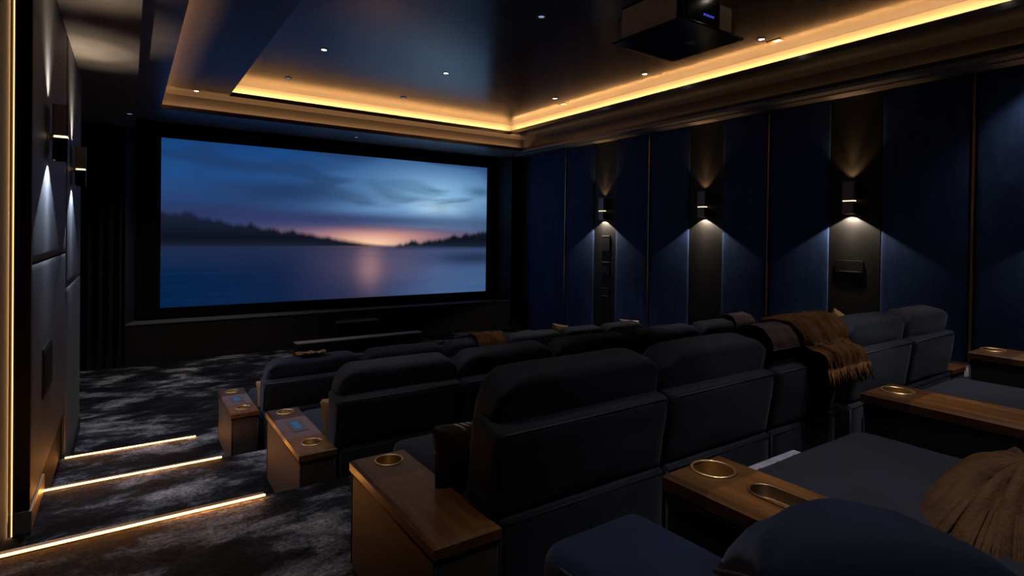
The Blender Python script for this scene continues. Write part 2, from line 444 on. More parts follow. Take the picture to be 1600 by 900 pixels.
# near part of the left wall, washed by the corner light
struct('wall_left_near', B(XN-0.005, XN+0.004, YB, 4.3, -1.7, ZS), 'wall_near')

# ceiling: soffit ring, outer tray, inner tray
T1 = (0.43, 7.86, -0.9, 11.10); T2 = (1.42, 7.28, -0.4, 10.80)
def ring(bm, o, i, z):
    quad(bm, (o[0], o[2], z), (i[0], o[2], z), (i[0], o[3], z), (o[0], o[3], z))
    quad(bm, (i[1], o[2], z), (o[1], o[2], z), (o[1], o[3], z), (i[1], o[3], z))
    quad(bm, (i[0], o[2], z), (i[1], o[2], z), (i[1], i[2], z), (i[0], i[2], z))
    quad(bm, (i[0], i[3], z), (i[1], i[3], z), (i[1], o[3], z), (i[0], o[3], z))
def rim(bm, a, za, b, zb):
    ca = [(a[0], a[2]), (a[1], a[2]), (a[1], a[3]), (a[0], a[3])]; cb = [(b[0], b[2]), (b[1], b[2]), (b[1], b[3]), (b[0], b[3])]
    for i in range(4):
        j = (i+1) % 4
        quad(bm, (*ca[i], za), (*ca[j], za), (*cb[j], zb), (*cb[i], zb))
def grow(t, d): return (t[0]-d, t[1]+d, t[2]-d, t[3]+d)
OUT = (-1.2, 9.0, YB, 13.2)
bm = bmesh.new(); ring(bm, OUT, T1, ZS)
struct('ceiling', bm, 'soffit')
LIP = 0.075; TR = 0.16
bm = bmesh.new()                       # lip and trough of the outer tray
rim(bm, T1, ZS, T1, ZS+LIP); rim(bm, T1, ZS+LIP, grow(T1, 0.02), ZS+LIP); rim(bm, grow(T1, 0.02), ZS+LIP, grow(T1, 0.02), ZS+0.02)
ring(bm, grow(T1, TR), T2, ZT1)
struct('ceiling_tray', bm, 'ceiling_tray')
bm = bmesh.new()
rim(bm, T2, ZT1, T2, ZT1+LIP); rim(bm, T2, ZT1+LIP, grow(T2, 0.02), ZT1+LIP); rim(bm, grow(T2, 0.02), ZT1+LIP, grow(T2, 0.02), ZT1+0.02)
t = grow(T2, TR); quad(bm, (t[0], t[2], ZT2), (t[1], t[2], ZT2), (t[1], t[3], ZT2), (t[0], t[3], ZT2))
struct('ceiling_tray', bm, 'ceiling')
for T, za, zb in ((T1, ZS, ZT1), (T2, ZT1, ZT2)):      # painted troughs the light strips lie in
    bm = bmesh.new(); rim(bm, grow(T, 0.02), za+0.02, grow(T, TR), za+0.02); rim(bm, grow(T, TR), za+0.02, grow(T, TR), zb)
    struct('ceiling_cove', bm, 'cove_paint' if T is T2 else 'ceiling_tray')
# lowered bulkhead along the left wall
struct('ceiling_bulkhead', B(-1.0, 0.08, YB, 12.0, 1.82, ZS+0.02), 'soffit')
# thin mouldings on the right of the outer tray
struct('trim_1', B(T1[1]-0.012, T1[1]+0.004, YB+0.4, T1[3], ZS-0.03, ZS+0.02, bev=0.004), 'bronze')
struct('trim_2', B(T1[1]+0.28, T1[1]+0.31, YB+0.1, T1[3]+0.7, ZS-0.022, ZS+0.01, bev=0.004), 'bronze')

def cove(name, label, x0, x1, y0, y1, z, k=1.0):
    o = tag(obj(name, B(x0, x1, y0, y1, z, z+0.012, bev=0.003), 'cove_led'), label, 'light strip', 'cove light strips in the ceiling trays')
    l = bpy.data.lights.new('strip_lamp', 'AREA'); l.shape = 'RECTANGLE'; l.size = x1-x0; l.size_y = y1-y0
    l.color = (1.0, 0.50, 0.17); l.energy = E_COVE*k*PI*(x1-x0)*(y1-y0)
    a = bpy.data.objects.new('strip_lamp', l); COL.objects.link(a); a.parent = o
    a.location = ((x0+x1)/2, (y0+y1)/2, z+0.016); a.rotation_euler = (PI, 0, 0)
    return o
o = 0.07
cove('cove_light_strip', 'warm LED strip in the front cove of the inner ceiling tray, above the screen', T2[0], T2[1], T2[3]+o, T2[3]+o+0.03, ZT1+0.022)
cove('cove_light_strip', 'bright warm LED strip in the right-hand cove of the inner ceiling tray', T2[1]+o, T2[1]+o+0.03, T2[2], T2[3], ZT1+0.022)
cove('cove_light_strip', 'warm LED strip in the front cove of the outer ceiling tray, nearest the screen', T1[0], T1[1], T1[3]+o, T1[3]+o+0.03, ZS+0.022, 0.55)
cove('cove_light_strip', 'warm LED strip in the left cove of the outer ceiling tray', T1[0]-o-0.03, T1[0]-o, T1[2], T1[3], ZS+0.022, 0.62)

cove('cove_light_strip', 'faint strip added in the right-hand outer cove to give its edge a warm glow', T1[1]+o, T1[1]+o+0.03, T1[2], T1[3], ZS+0.022, 0.010)  # added strip, lends this side of the tray a faint warm edge

# ------------------------------------------------------------------ stage, screen, curtains
bm = bmesh.new(); box(bm, -0.05, 8.22, YF, 12.75, Z0, -1.70, bev=0.008)
struct('stage_platform', bm, 'stage_black')
struct('stage_top_board', B(-0.05, 8.22, YF-0.012, 12.75, -1.70, -1.675, bev=0.005), 'stage_top')
bm = bmesh.new()                        # angled jambs either side of the screen and the header over it
for pts in ([(-0.05, YF), (0.14, 12.62), (-0.05, 12.75)], [(8.22, YF), (8.22, 12.75), (7.98, 12.62)]):
    lo = [bm.verts.new((x, y, -1.675)) for x, y in pts]; hi = [bm.verts.new((x, y, 2.04)) for x, y in pts]
    bm.faces.new(lo[::-1]); bm.faces.new(hi)
    for i in range(3):
        j = (i+1) % 3; bm.faces.new((lo[i], lo[j], hi[j], hi[i]))
struct('stage_jamb', bm, 'jamb')

sc = thing('projection_screen', 'wide projection screen showing a lake at dusk, in a black frame on the stage', 'screen', (4.1, 12.5, -1.66))
SX0, SX1, SZ0, SZ1 = 0.497, 7.735, -1.462, 1.765
bm = bmesh.new()
fx0, fx1, fz0, fz1 = 0.13, 7.99, -1.66, 2.03
for a in ((fx0, SX0, fz0, fz1), (SX1, fx1, fz0, fz1), (SX0, SX1, fz0, SZ0), (SX0, SX1, SZ1, fz1)):
    box(bm, a[0]-4.1, a[1]-4.1, -0.05, 0.10, a[2]+1.66, a[3]+1.66)
obj('frame', bm, 'black_matte', sc)
bm = bmesh.new(); quad(bm, (SX0-4.1, 0, SZ0+1.66), (SX1-4.1, 0, SZ0+1.66), (SX1-4.1, 0, SZ1+1.66), (SX0-4.1, 0, SZ1+1.66))
for f in bm.faces: f.normal_flip()
obj('screen_surface', bm, 'film_image', sc)

def curtain_bm(x0, x1, y, z0, z1, folds, amp, seed):
    bm = bmesh.new(); n = folds*10; rows = 10; g = []
    for j in range(rows+1):
        z = z0+(z1-z0)*j/rows; row = []
        for i in range(n+1):
            t = i/n; ph = t*folds*2*PI+0.5*noise.noise(Vector((t*4+seed, z*0.3, 0)))
            k = amp*(0.75+0.35*noise.noise(Vector((t*6, seed, z*0.4))))
            row.append((x0+(x1-x0)*t, y+k*math.sin(ph)+0.2*k*math.sin(2*ph+1), z))
        g.append([bm.verts.new(p) for p in row])
    for j in range(rows):
        for i in range(n): bm.faces.new((g[j][i], g[j][i+1], g[j+1][i+1], g[j+1][i]))
    r = bmesh.ops.solidify(bm, geom=bm.faces[:], thickness=0.012)
    return bm
for x0, x1, fo, lab in ((-0.83, -0.10, 5, 'dark floor-length curtain in the corner left of the screen'), (8.0, 8.46, 4, 'dark floor-length curtain in the corner right of the screen')):
    if x0 > 0: x0 = 8.245
    tag(obj('curtain', curtain_bm(x0, x1, 11.93, Z0+0.01, 1.80 if x0 < 0 else 2.03, fo, 0.045, x0), 'curtain', smooth=True), lab, 'curtain', 'curtains beside the screen')

sp_ = thing('center_speaker', 'black boxy speaker standing before the stage under the screen', 'speaker', (4.02, 11.75, Z0))
obj('cabinet', B(-0.46, 0.46, -0.16, 0.16, 0.08, 0.56, bev=0.012), 'black', sp_)
obj('grille', B(-0.44, 0.44, -0.172, -0.155, 0.12, 0.50, bev=0.008), 'black_matte', sp_)
obj('top_edge_trim', B(-0.46, 0.46, -0.175, -0.158, 0.53, 0.556, bev=0.003), 'panel_plate', sp_)
for sx in (-0.36, 0.36): obj('foot', B(sx-0.05, sx+0.05, -0.12, 0.12, 0, 0.085), 'black', sp_)
sb = thing('soundbar', 'long low black soundbar on the floor in front of the stage', 'speaker', (3.95, 11.2, Z0))
obj('cabinet', B(-1.30, 1.30, -0.12, 0.12, 0.03, 0.27, bev=0.015), 'black', sb)
obj('grille', B(-1.25, 1.25, -0.13, -0.115, 0.05, 0.22, bev=0.006), 'black_matte', sb)
obj('top_board', B(-1.31, 1.31, -0.13, 0.13, 0.268, 0.285, bev=0.004), 'bronze', sb)
for sx in (-1.1, 1.1): obj('foot', B(sx-0.06, sx+0.06, -0.1, 0.1, 0, 0.035), 'black', sb)

# ------------------------------------------------------------------ right wall: pilasters, panels, brass trims, sconces
PIL = [(8.56, 9.16, 8.86), (6.0, 6.62, 6.31), (3.54, 4.13, 3.85), (0.95, 1.55, 1.25)]
TRIM = [10.16, 7.60, 5.10, 2.46]
for i, (a, b, c) in enumerate(PIL):
    struct('pilaster_%d' % (i+1), B(XR-0.012, XR+0.01, a-0.06, b+0.03, Z0, ZS), 'pilaster')
for i, y in enumerate(TRIM):
    struct('trim_%d' % (i+3), B(XR-0.05, XR, y-0.014, y+0.014, Z0, ZS, bev=0.004), 'brass_dull')
spans = [(10.19, 11.55, 'between the corner curtain and the first brass strip'), (9.19, 10.13, 'between the first brass strip and the far sconce'),
         (7.63, 8.50, 'just nearer than the far sconce, edged by the second brass strip'), (6.65, 7.57, 'between the second brass strip and the middle sconce'),
         (5.13, 5.94, 'just nearer than the middle sconce, edged by the third brass strip'), (4.16, 5.07, 'between the third brass strip and the near sconce'),
         (2.49, 3.46, 'just nearer than the near sconce, up to the fourth brass strip'), (1.58, 2.43, 'at the right edge of the photo, past the fourth brass strip'),
         ]
for a, b, w in spans:
    t = thing('wall_panel', 'tall navy velvet wall panel ' + w, 'wall panel', (XR, (a+b)/2, Z0), 'navy panels on the right wall')
    bm = bmesh.new(); cushion(bm, (-0.016, 0, 2.22), (0.034, b-a, 4.44), 0.012, (0.006, 0, 0), n=12)
    obj('upholstery', bm, 'navy_fabric', t, True)
struct('wall_right_rear_panel', B(XR-0.06, XR, YB, 0.9, Z0, ZS), 'navy_fabric')

def sconce(loc, dx, label, w, z0, z1, zs, dep, down, up, cdn, cup, adn=118, aup=46):
    """two stacked metal shades with a lit gap; dx is the direction off the wall"""
    t = thing('wall_sconce', label, 'wall lamp', loc, 'up and down wall sconces')
    g = 0.035
    def bx(x0, x1, y0, y1, z0_, z1_, bev=0.004):
        a, b = sorted((x0*dx, x1*dx)); return B(a, b, y0, y1, z0_, z1_, bev=bev)
    obj('back_plate', bx(0, 0.014, -w*0.35, w*0.35, z0+0.03, z1-0.03), 'bronze', t)
    bm = bmesh.new()
    def shade(z0_, z1_, sh):
        bm = bmesh.new(); th = 0.006
        for a, b, c, d in ((g, g+th, -w/2, w/2), (dep-th, dep, -w/2, w/2), (g, dep, -w/2, -w/2+th), (g, dep, w/2-th, w/2)):
            p, q = sorted((a*dx, b*dx)); box(bm, p, q, c+sh*(1 if c < 0 else 0), d-sh*(1 if d > 0 else 0), z0_, z1_)
        return bm
    obj('upper_shade', shade(zs+0.008, z1, 0), 'bronze', t)
    obj('lower_shade', shade(z0, zs-0.008, 0.006), 'bronze', t)
    obj('light_slit', bx(g+0.008, dep-0.004, -w/2+0.006, w/2-0.006, zs-0.007, zs+0.007, bev=0), 'sconce_slit', t)
    obj('light_slit', bx(g+0.012, dep-0.01, -w/2+0.01, w/2-0.01, z0+0.016, z0+0.022, bev=0), 'sconce_slit', t)
    obj('arm', bx(0.01, g+0.004, -0.02, 0.02, zs-0.02, zs+0.02), 'brass_dull', t)
    xm = (g+dep)/2*dx
    L = Vector(loc)
    spot('sconce_lamp', L+Vector((xm, 0, z0+0.015)), L+Vector((xm, 0, z0-1)), down, adn, 0.12, cdn, 0.015, t)
    spot('sconce_lamp', L+Vector((xm, 0, z0+0.01)), L+Vector((xm-0.02*dx, 0, z0-1)), down*0.16, 44, 0.7, cdn, 0.01, t)
    spot('sconce_lamp', L+Vector((xm, 0, z1-0.015)), L+Vector((xm, 0, z1+1)), up*0.30, 90, 0.6, cup, 0.015, t)
    spot('sconce_lamp', L+Vector((xm, 0, z1-0.01)), L+Vector((xm-0.03*dx, 0, z1+1)), up*0.8, 34 if dx < 0 else 60, 1.0, cup, 0.01, t)
    return t
for (a, b, c), lab in zip(PIL, ('far sconce on the right wall, the one nearest the screen', 'middle sconce of the three on the right wall pilasters', 'near sconce on the right wall, largest of the three in the photo', 'sconce behind the viewer on the right wall')):
    sconce((XR-0.012, c, 0.37), -1, 'bronze ' + lab, 0.16, 0.0, 0.46, 0.185, 0.12, P_SCD, P_SCU, (1.0, 0.84, 0.66), AMBER)
for z0, z1, nm, lab in ((-0.31, 0.03, 'speaker_grille', 'black in-wall speaker grille right below the far sconce'), (-0.82, -0.53, 'wall_plate', 'black square wall plate below the grille under the far sconce'), (-1.29, -1.10, 'switch_plate', 'small dark switch plate lowest under the far sconce')):
    t = thing(nm, lab, 'wall plate', (XR-0.012, 8.80, z0))
    obj('plate', B(-0.02, 0, -0.12, 0.12, 0, z1-z0, bev=0.006), 'black', t)
    obj('edge_trim', B(-0.024, -0.018, -0.115, 0.115, z1-z0-0.02, z1-z0-0.006) if z0 > -1 else B(-0.026, -0.018, -0.1, 0.1, 0.012, 0.028), 'panel_plate', t)
t = thing('speaker_grille', 'wide dark wall grille under the near sconce', 'wall plate', (XR-0.012, 3.87, -0.47))
obj('plate', B(-0.016, 0, -0.19, 0.19, 0, 0.18, bev=0.004), 'black', t)
obj('edge_trim', B(-0.02, -0.014, -0.15, 0.12, 0.02, 0.03), 'panel_plate', t)

# ------------------------------------------------------------------ left wall
for k, (y0, y1, z0, z1, lab) in enumerate([
        (4.39, 6.62, -1.68, -0.22, 'grey lower wall panel on the left, holding the dark speaker'), (4.39, 6.62, -0.205, 1.82, 'grey upper wall panel behind the nearer left sconce'),
        (6.70, 8.52, -2.28, -0.55, 'grey lower wall panel on the left, at the far end of the wall'), (6.70, 8.52, -0.535, 1.82, 'grey upper wall panel behind the farther left sconce')]):
    t = thing('wall_panel', lab, 'wall panel', (XL, (y0+y1)/2, z0), 'grey panels on the left wall')
    bm = bmesh.new(); cushion(bm, (-0.017, 0, (z1-z0)/2), (0.036, y1-y0, z1-z0), 0.01, (0.004, 0, 0), n=10)
    obj('upholstery', bm, 'wall_panel_grey', t, True)
struct('trim_7', B(XN-0.2, XL+0.004, 4.345, 4.385, -2.4, 1.82), 'black')
struct('baseboard_left', B(XL-0.03, XL+0.012, 4.36, EDG[2]+0.02, Z2, Z2+0.12, bev=0.004), 'tan_metal')
struct('baseboard_left_far', B(XL-0.03, XL+0.008, EDG[2]+0.02, 8.55, Z0, -2.26, bev=0.004), 'black')
struct('baseboard_left_near', B(XN, XL+0.014, 4.325, 4.375, Z2, Z2+0.13, bev=0.004), 'bronze')
t = thing('wall_light_strip', 'vertical warm LED strip in the corner at the left edge', 'light strip', (-0.553, 4.335, Z2))
bm = B(-0.014, 0.004, -0.005, 0.01, 0, 3.6); box(bm, 0.004, 0.008, -0.03, 0.01, 0, 3.6); obj('channel', bm, 'tan_metal', t)  # fin beside the diffuser added to keep its light off the black return
obj('diffuser', B(-0.004, 0.001, -0.012, -0.004, 0.0, 3.6), 'wall_led', t)
al = bpy.data.lights.new('strip_lamp', 'AREA'); al.shape = 'RECTANGLE'; al.size = 0.02; al.size_y = 3.6; al.energy = 1.4; al.color = (1.0, 0.55, 0.22)
ao = bpy.data.objects.new('strip_lamp', al); COL.objects.link(ao); ao.parent = t; ao.location = (-0.002, -0.016, 1.8)
ao.rotation_euler = (PI/2, 0, PI-0.35)
sl = thing('wall_speaker', 'dark rectangular speaker set into the left wall panel', 'speaker', (XL, 5.14, -1.15))
obj('frame', B(-0.01, 0.012, -0.26, 0.26, 0, 0.34, bev=0.005), 'black', sl)
obj('grille', B(0.008, 0.016, -0.235, 0.235, 0.025, 0.315, bev=0.003), 'black_matte', sl)
sconce((XL, 5.12, 0.49), 1, 'bronze up and down sconce on the left wall, the nearer one', 0.12, 0.0, 0.39, 0.165, 0.12, 85, 80, COOL, (1.0, 0.80, 0.58), adn=110, aup=46)
sconce((XL, 7.12, 0.44), 1, 'bronze up and down sconce farther along the left wall', 0.12, 0.0, 0.39, 0.165, 0.12, 85, 80, COOL, (1.0, 0.80, 0.58), adn=110, aup=46)

# ------------------------------------------------------------------ step lights
for x0, x1, y, z, lab in ((XN, 0.64, EDG[1], Z3, 'nearest and longest glowing step light across the aisle'), (XL+0.01, 0.62, EDG[2], Z2, 'middle glowing step light, ending at the front console'), (XL+0.01, 0.575, EDG[3], Z1, 'farthest and thinnest glowing step light across the aisle')):
    t = thing('step_light', lab, 'step light', ((x0+x1)/2, y, z), 'LED step lights on the aisle')
    h = (x1-x0)/2
    obj('nosing', B(-h, h, -0.016, 0.05, -0.03, 0.005, bev=0.002), 'tan_metal', t)
    obj('diffuser', B(-h, h, -0.014, -0.007, 0.006, 0.014, bev=0.001), 'step_led', t)

# ------------------------------------------------------------------ ceiling fittings
def downlight(x, y, z, label, on=True, power=P_DOWN, ang=62, tgt=None):
    t = thing('recessed_downlight', label, 'ceiling light', (x, y, z), 'recessed downlights in the ceiling')
    bm = bmesh.new(); lathe(bm, [(0.034, -0.002), (0.05, -0.010), (0.056, -0.006), (0.056, 0.002), (0.034, 0.002)], 24, close=True)
    obj('trim_ring', bm, 'bronze', t, True)
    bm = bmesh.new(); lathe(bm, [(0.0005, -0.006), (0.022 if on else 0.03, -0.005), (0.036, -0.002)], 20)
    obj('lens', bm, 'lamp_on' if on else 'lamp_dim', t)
    if on:
        g = tgt or (x, y-0.15, z-3)
        spot('downlight_lamp', (x, y, z-0.03), g, power, ang, 0.75, SOFT, 0.04, t)
zc = ZT2
downlight(2.27, 8.10, zc, 'lit downlight on the upper ceiling, left-hand one of the pair nearest the screen', power=190, ang=84, tgt=(1.6, 8.6, -2.4))
downlight(4.20, 8.08, zc, 'lit downlight on the upper ceiling straight above the screen centre')
downlight(6.62, 8.30, zc, 'lit downlight in the far right corner of the upper ceiling')
downlight(6.76, 6.20, zc, 'lit downlight between the projector and the right-hand cove', power=150, ang=60, tgt=(5.4, 5.6, -1.2))
downlight(6.78, 4.22, zc, 'lit downlight just right of the projector')
downlight(4.02, 5.32, zc, 'unlit bluish downlight left of the projector', on=False)
downlight(2.20, 9.95, zc, 'unlit downlight near the front left corner of the inner tray', on=False)
downlight(4.30, 10.0, zc, 'unlit downlight close to the front cove of the inner tray', on=False)
downlight(0.92, 10.75, ZT1, 'lit downlight on the outer tray beside its front left corner', power=150, ang=95)
downlight(3.98, 11.72, ZS, 'tiny unlit downlight on the soffit above the screen', on=False)
downlight(0.0, 10.6, 1.82, 'tiny unlit downlight on the left bulkhead near the curtain', on=False)
# unseen downlights added above the view to light the seats
for x, y, p, tx, ty in ((4.5, 0.5, 110, 4.5, 1.5), (3.1, 0.6, 60, 3.15, 1.55), (2.2, 5.4, 30, 1.3, 4.0), (6.78, 2.0, 60, 5.4, 1.0), (1.5, 0.55, 85, 1.5, 0.7), (2.7, -0.1, 22, 2.6, 1.2), (5.2, 3.25, 120, 5.0, 3.75), (2.8, 3.7, 90, 3.1, 5.3), (2.0, 3.0, 45, 2.0, 3.6), (3.6, 1.0, 75, 3.6, 0.8), (2.4, 0.5, 55, 2.2, 0.75)):
    downlight(x, y, zc, 'unseen downlight added over the seats to light them, above the view', power=p, ang=40, tgt=(tx, ty, -0.7))
for y, p, tx in ((5.7, 28, 0.8), (3.7, 30, 0.9), (1.9, 24, 1.02)):
    downlight(0.92, y, ZT1, 'lit downlight on the outer tray over the aisle consoles, above the view', power=p, ang=50, tgt=(tx, y-0.1, -1.5))
for y in (2.5, 4.35):  # lamps added out of view to brighten the aisle and console sides
    downlight(-0.12, y, 1.82, 'unseen downlight added on the left bulkhead to light aisle and console sides', power=26, ang=58, tgt=(0.75, y+1.15, -1.5))
downlight(8.1, 1.75, ZS, 'unseen downlight added on the right soffit to wash the last wall panel', power=22, ang=100, tgt=(8.5, 1.75, 0))  # added lamp out of view, brightens the rightmost navy panel
for x, y, lab in ((7.02, 8.55, 'small square lit ceiling fitting beside the right-hand cove, far one'), (6.98, 4.15, 'small rectangular lit ceiling fitting between the downlight and right-hand cove, near one')):
    t = thing('square_downlight', lab, 'ceiling light', (x, y, zc), 'square ceiling fittings by the cove')
    obj('trim_ring', B(-0.06, 0.06, -0.10, 0.10, -0.008, 0.002, bev=0.003), 'brass_dull', t)
    obj('lens', B(-0.045, 0.045, -0.08, 0.02, -0.012, -0.006, bev=0.002), MAT.get('lamp_sq') or emit('lamp_sq', (1, 0.72, 0.45), 1.6), t)

pj = thing('projector', 'ceiling-hung dark projector with a pale side panel and blue status lights', 'projector', (4.85, 4.0, 2.10))
obj('base_plate', B(-0.50, 0.50, -0.47, 0.47, 0.0, 0.025, bev=0.006), 'black_gloss', pj)
obj('body', B(-0.44, 0.42, -0.42, 0.40, 0.025, 0.40, bev=0.02), 'black', pj)
obj('side_panel', B(-0.449, -0.435, -0.36, 0.38, 0.03, 0.36, bev=0.004), 'projector_white', pj)
obj('rear_panel', B(-0.38, 0.12, -0.428, -0.415, 0.05, 0.34, bev=0.004), 'black_gloss', pj)
obj('vent', B(0.14, 0.34, -0.428, -0.415, 0.05, 0.30, bev=0.004), 'bronze', pj)
bm = bmesh.new()
for i in range(5): box(bm, -0.12+i*0.035, -0.10+i*0.035, -0.433, -0.427, 0.13, 0.15)
obj('status_light', bm, 'blue_led', pj)
bm = bmesh.new(); lathe(bm, [(0.001, 0), (0.09, 0.0), (0.10, -0.05), (0.085, -0.055), (0.07, -0.02), (0.001, -0.015)], 28)
obj('lens', bm, 'black_gloss', pj, True, (0.0, 0.40, 0.2), (PI/2, 0, 0))
obj('mount_pole', tube(bmesh.new(), [(0, 0, 0.39), (0, 0, 0.50)], 0.05, 16), 'black', pj)
bm = bmesh.new(); lathe(bm, [(0.05, 0.0), (0.05, -0.006), (0.03, -0.012), (0.001, -0.012)], 24, (0.12, -0.1, 0.0))
obj('cap', bm, 'bronze', pj, True)

# ------------------------------------------------------------------ consoles and arms
def console(loc, w, y0, y1, h, label, group, cups=(), tray=None, pad=None, body='taupe', end_block=None, sheen_inlay=None):
    """loc = floor point under the left near corner; local x 0..w, y y0..y1; cups = (x, y, r) list"""
    t = thing('armrest_console', label, 'armrest console', loc, group)
    bm = bmesh.new(); box(bm, 0.008, w-0.008, y0+0.008, y1-0.008, 0.0, h-0.05, bev=0.022, seg=3)
    obj('body', bm, body, t, True)
    bm = bmesh.new()
    zt = h-0.058
    for yy in (y0+0.012, y1-0.012):
        tube(bm, [(0.012, yy, 0.03), (0.012, yy, zt)], 0.006); tube(bm, [(w-0.012, yy, 0.03), (w-0.012, yy, zt)], 0.006)
    tube(bm, [(0.010, y0+0.010, zt), (w-0.010, y0+0.010, zt), (w-0.010, y1-0.010, zt), (0.010, y1-0.010, zt)], 0.006, closed=True)
    obj('piping', bm, 'piping', t, True)
    yb = end_block if end_block else y1
    def hole(c): return circle(c[0], c[1], c[2]+0.001)
    y0_ = y0
    if sheen_inlay:
        bm = bmesh.new(); plate(bm, 0, w, sheen_inlay, yb, h-0.045, h, (), 0.012, (1, 1, 0, 0))
        obj('sheen_inlay_panel', bm, 'sheen_inlay', t)['label'] = 'satin middle section of the console top, paler to stand in for reflected light'
        yb = sheen_inlay
    hl = [hole(c) for c in cups if c[1] < yb]
    if tray: hl.append(capsule_loop(tray[0], tray[1], tray[2]+0.001, tray[3]+0.001))
    bm = bmesh.new(); plate(bm, 0, w, y0, yb, h-0.045, h, hl, 0.012, (1, 1, 1, 0 if end_block else 1))
    yb = end_block if end_block else y1
    obj('wood_top', bm, 'walnut', t)
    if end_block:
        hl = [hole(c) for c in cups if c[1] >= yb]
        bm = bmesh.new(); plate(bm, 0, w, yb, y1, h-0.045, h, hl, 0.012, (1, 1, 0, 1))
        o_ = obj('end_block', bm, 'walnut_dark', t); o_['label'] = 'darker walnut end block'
    for (cx, cy, r) in cups:
        bm = bmesh.new()
        lathe(bm, [(r-0.004, 0.0), (r-0.003, 0.004), (r+0.003, 0.005), (r+0.006, 0.0015), (r+0.006, 0.0), (r, -0.002), (r-0.003, -0.07), (0.001, -0.07), (0.001, -0.066), (r-0.008, -0.064), (r-0.006, -0.01)], 36, (cx, cy, h), close=True)
        obj('cup_holder', bm, 'brass', t, True)
    if tray:
        bm = bmesh.new()
        L0 = [capsule_loop(tray[0], tray[1], tray[2]+d, tray[3]+d) for d in (-0.012, -0.006, -0.003, 0.002, 0.006, 0.006, 0.0)]
        zz = [-0.03, -0.028, 0.002, 0.005, 0.003, 0.0, -0.004]
        rings = [[bm.verts.new((x, y, h+z)) for x, y in lp] for lp, z in zip(L0, zz)]
        for a, b_ in zip(rings, rings[1:]):
            for k in range(len(a)): bm.faces.new((a[k], a[(k+1) % len(a)], b_[(k+1) % len(a)], b_[k]))
        bm.faces.new(rings[0])
        obj('tray', bm, 'brass_dull', t, True)['label'] = 'oval brass tray'
    if pad:
        cx, cy, px_, py_ = pad
        fr = obj('control_panel', B(cx-px_, cx+px_, cy-py_, cy+py_, h, h+0.004, bev=0.002), 'panel_plate', t)
        fr['label'] = 'seat control panel with a blue lit display'
        obj('display', B(cx-px_*0.5, cx+px_*0.35, cy-py_*0.6, cy+py_*0.7, h+0.004, h+0.006, bev=0.001), 'panel_blue', fr)
    return t
gA = 'consoles at the aisle end of each row'
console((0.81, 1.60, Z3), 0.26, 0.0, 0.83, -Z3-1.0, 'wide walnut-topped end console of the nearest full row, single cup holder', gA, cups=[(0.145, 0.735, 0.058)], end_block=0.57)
console((0.83, 3.39, Z2), 0.225, 0.0, 0.96, -Z2-1.30, 'walnut-topped end console of the middle row, two brass cup holders and lit panel', gA, cups=[(0.115, 0.87, 0.056), (0.118, 0.165, 0.060)], pad=(0.113, 0.52, 0.050, 0.12), end_block=0.71, sheen_inlay=0.30)
console((0.75, 5.43, Z1), 0.235, 0.0, 0.88, -Z1-1.60, 'end console of the front row, beside the middle step light', gA, cups=[(0.115, 0.77, 0.056), (0.12, 0.145, 0.060)], pad=(0.115, 0.45, 0.06, 0.10), end_block=0.62, sheen_inlay=0.28)
console((3.46, 1.84, Z3), 0.15, 0.0, 0.60, 0.50, 'narrow console between the third and fourth seats of the nearest full row', gA, cups=[(0.075, 0.45, 0.045)], body='dark_body')
console((5.235, 1.62, Z3), 0.26, 0.0, 0.80, 0.50, 'walnut-topped console at the wall end of the nearest full row', gA, cups=[(0.13, 0.62, 0.048)], body='dark_body')
gR = 'wooden arms of the rearmost row'
HA = -Z4-0.66
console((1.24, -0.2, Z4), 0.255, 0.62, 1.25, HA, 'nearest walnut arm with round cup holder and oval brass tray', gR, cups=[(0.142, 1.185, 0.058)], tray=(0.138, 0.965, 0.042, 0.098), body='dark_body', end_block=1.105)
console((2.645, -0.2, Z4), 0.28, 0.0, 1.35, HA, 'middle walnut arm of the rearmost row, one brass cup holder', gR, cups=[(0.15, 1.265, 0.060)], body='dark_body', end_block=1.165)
console((4.19, -0.2, Z4), 0.31, 0.0, 1.43, HA, 'walnut arm farthest right in the rearmost row, near the wall', gR, cups=[(0.175, 1.355, 0.060)], body='dark_body', end_block=1.22)

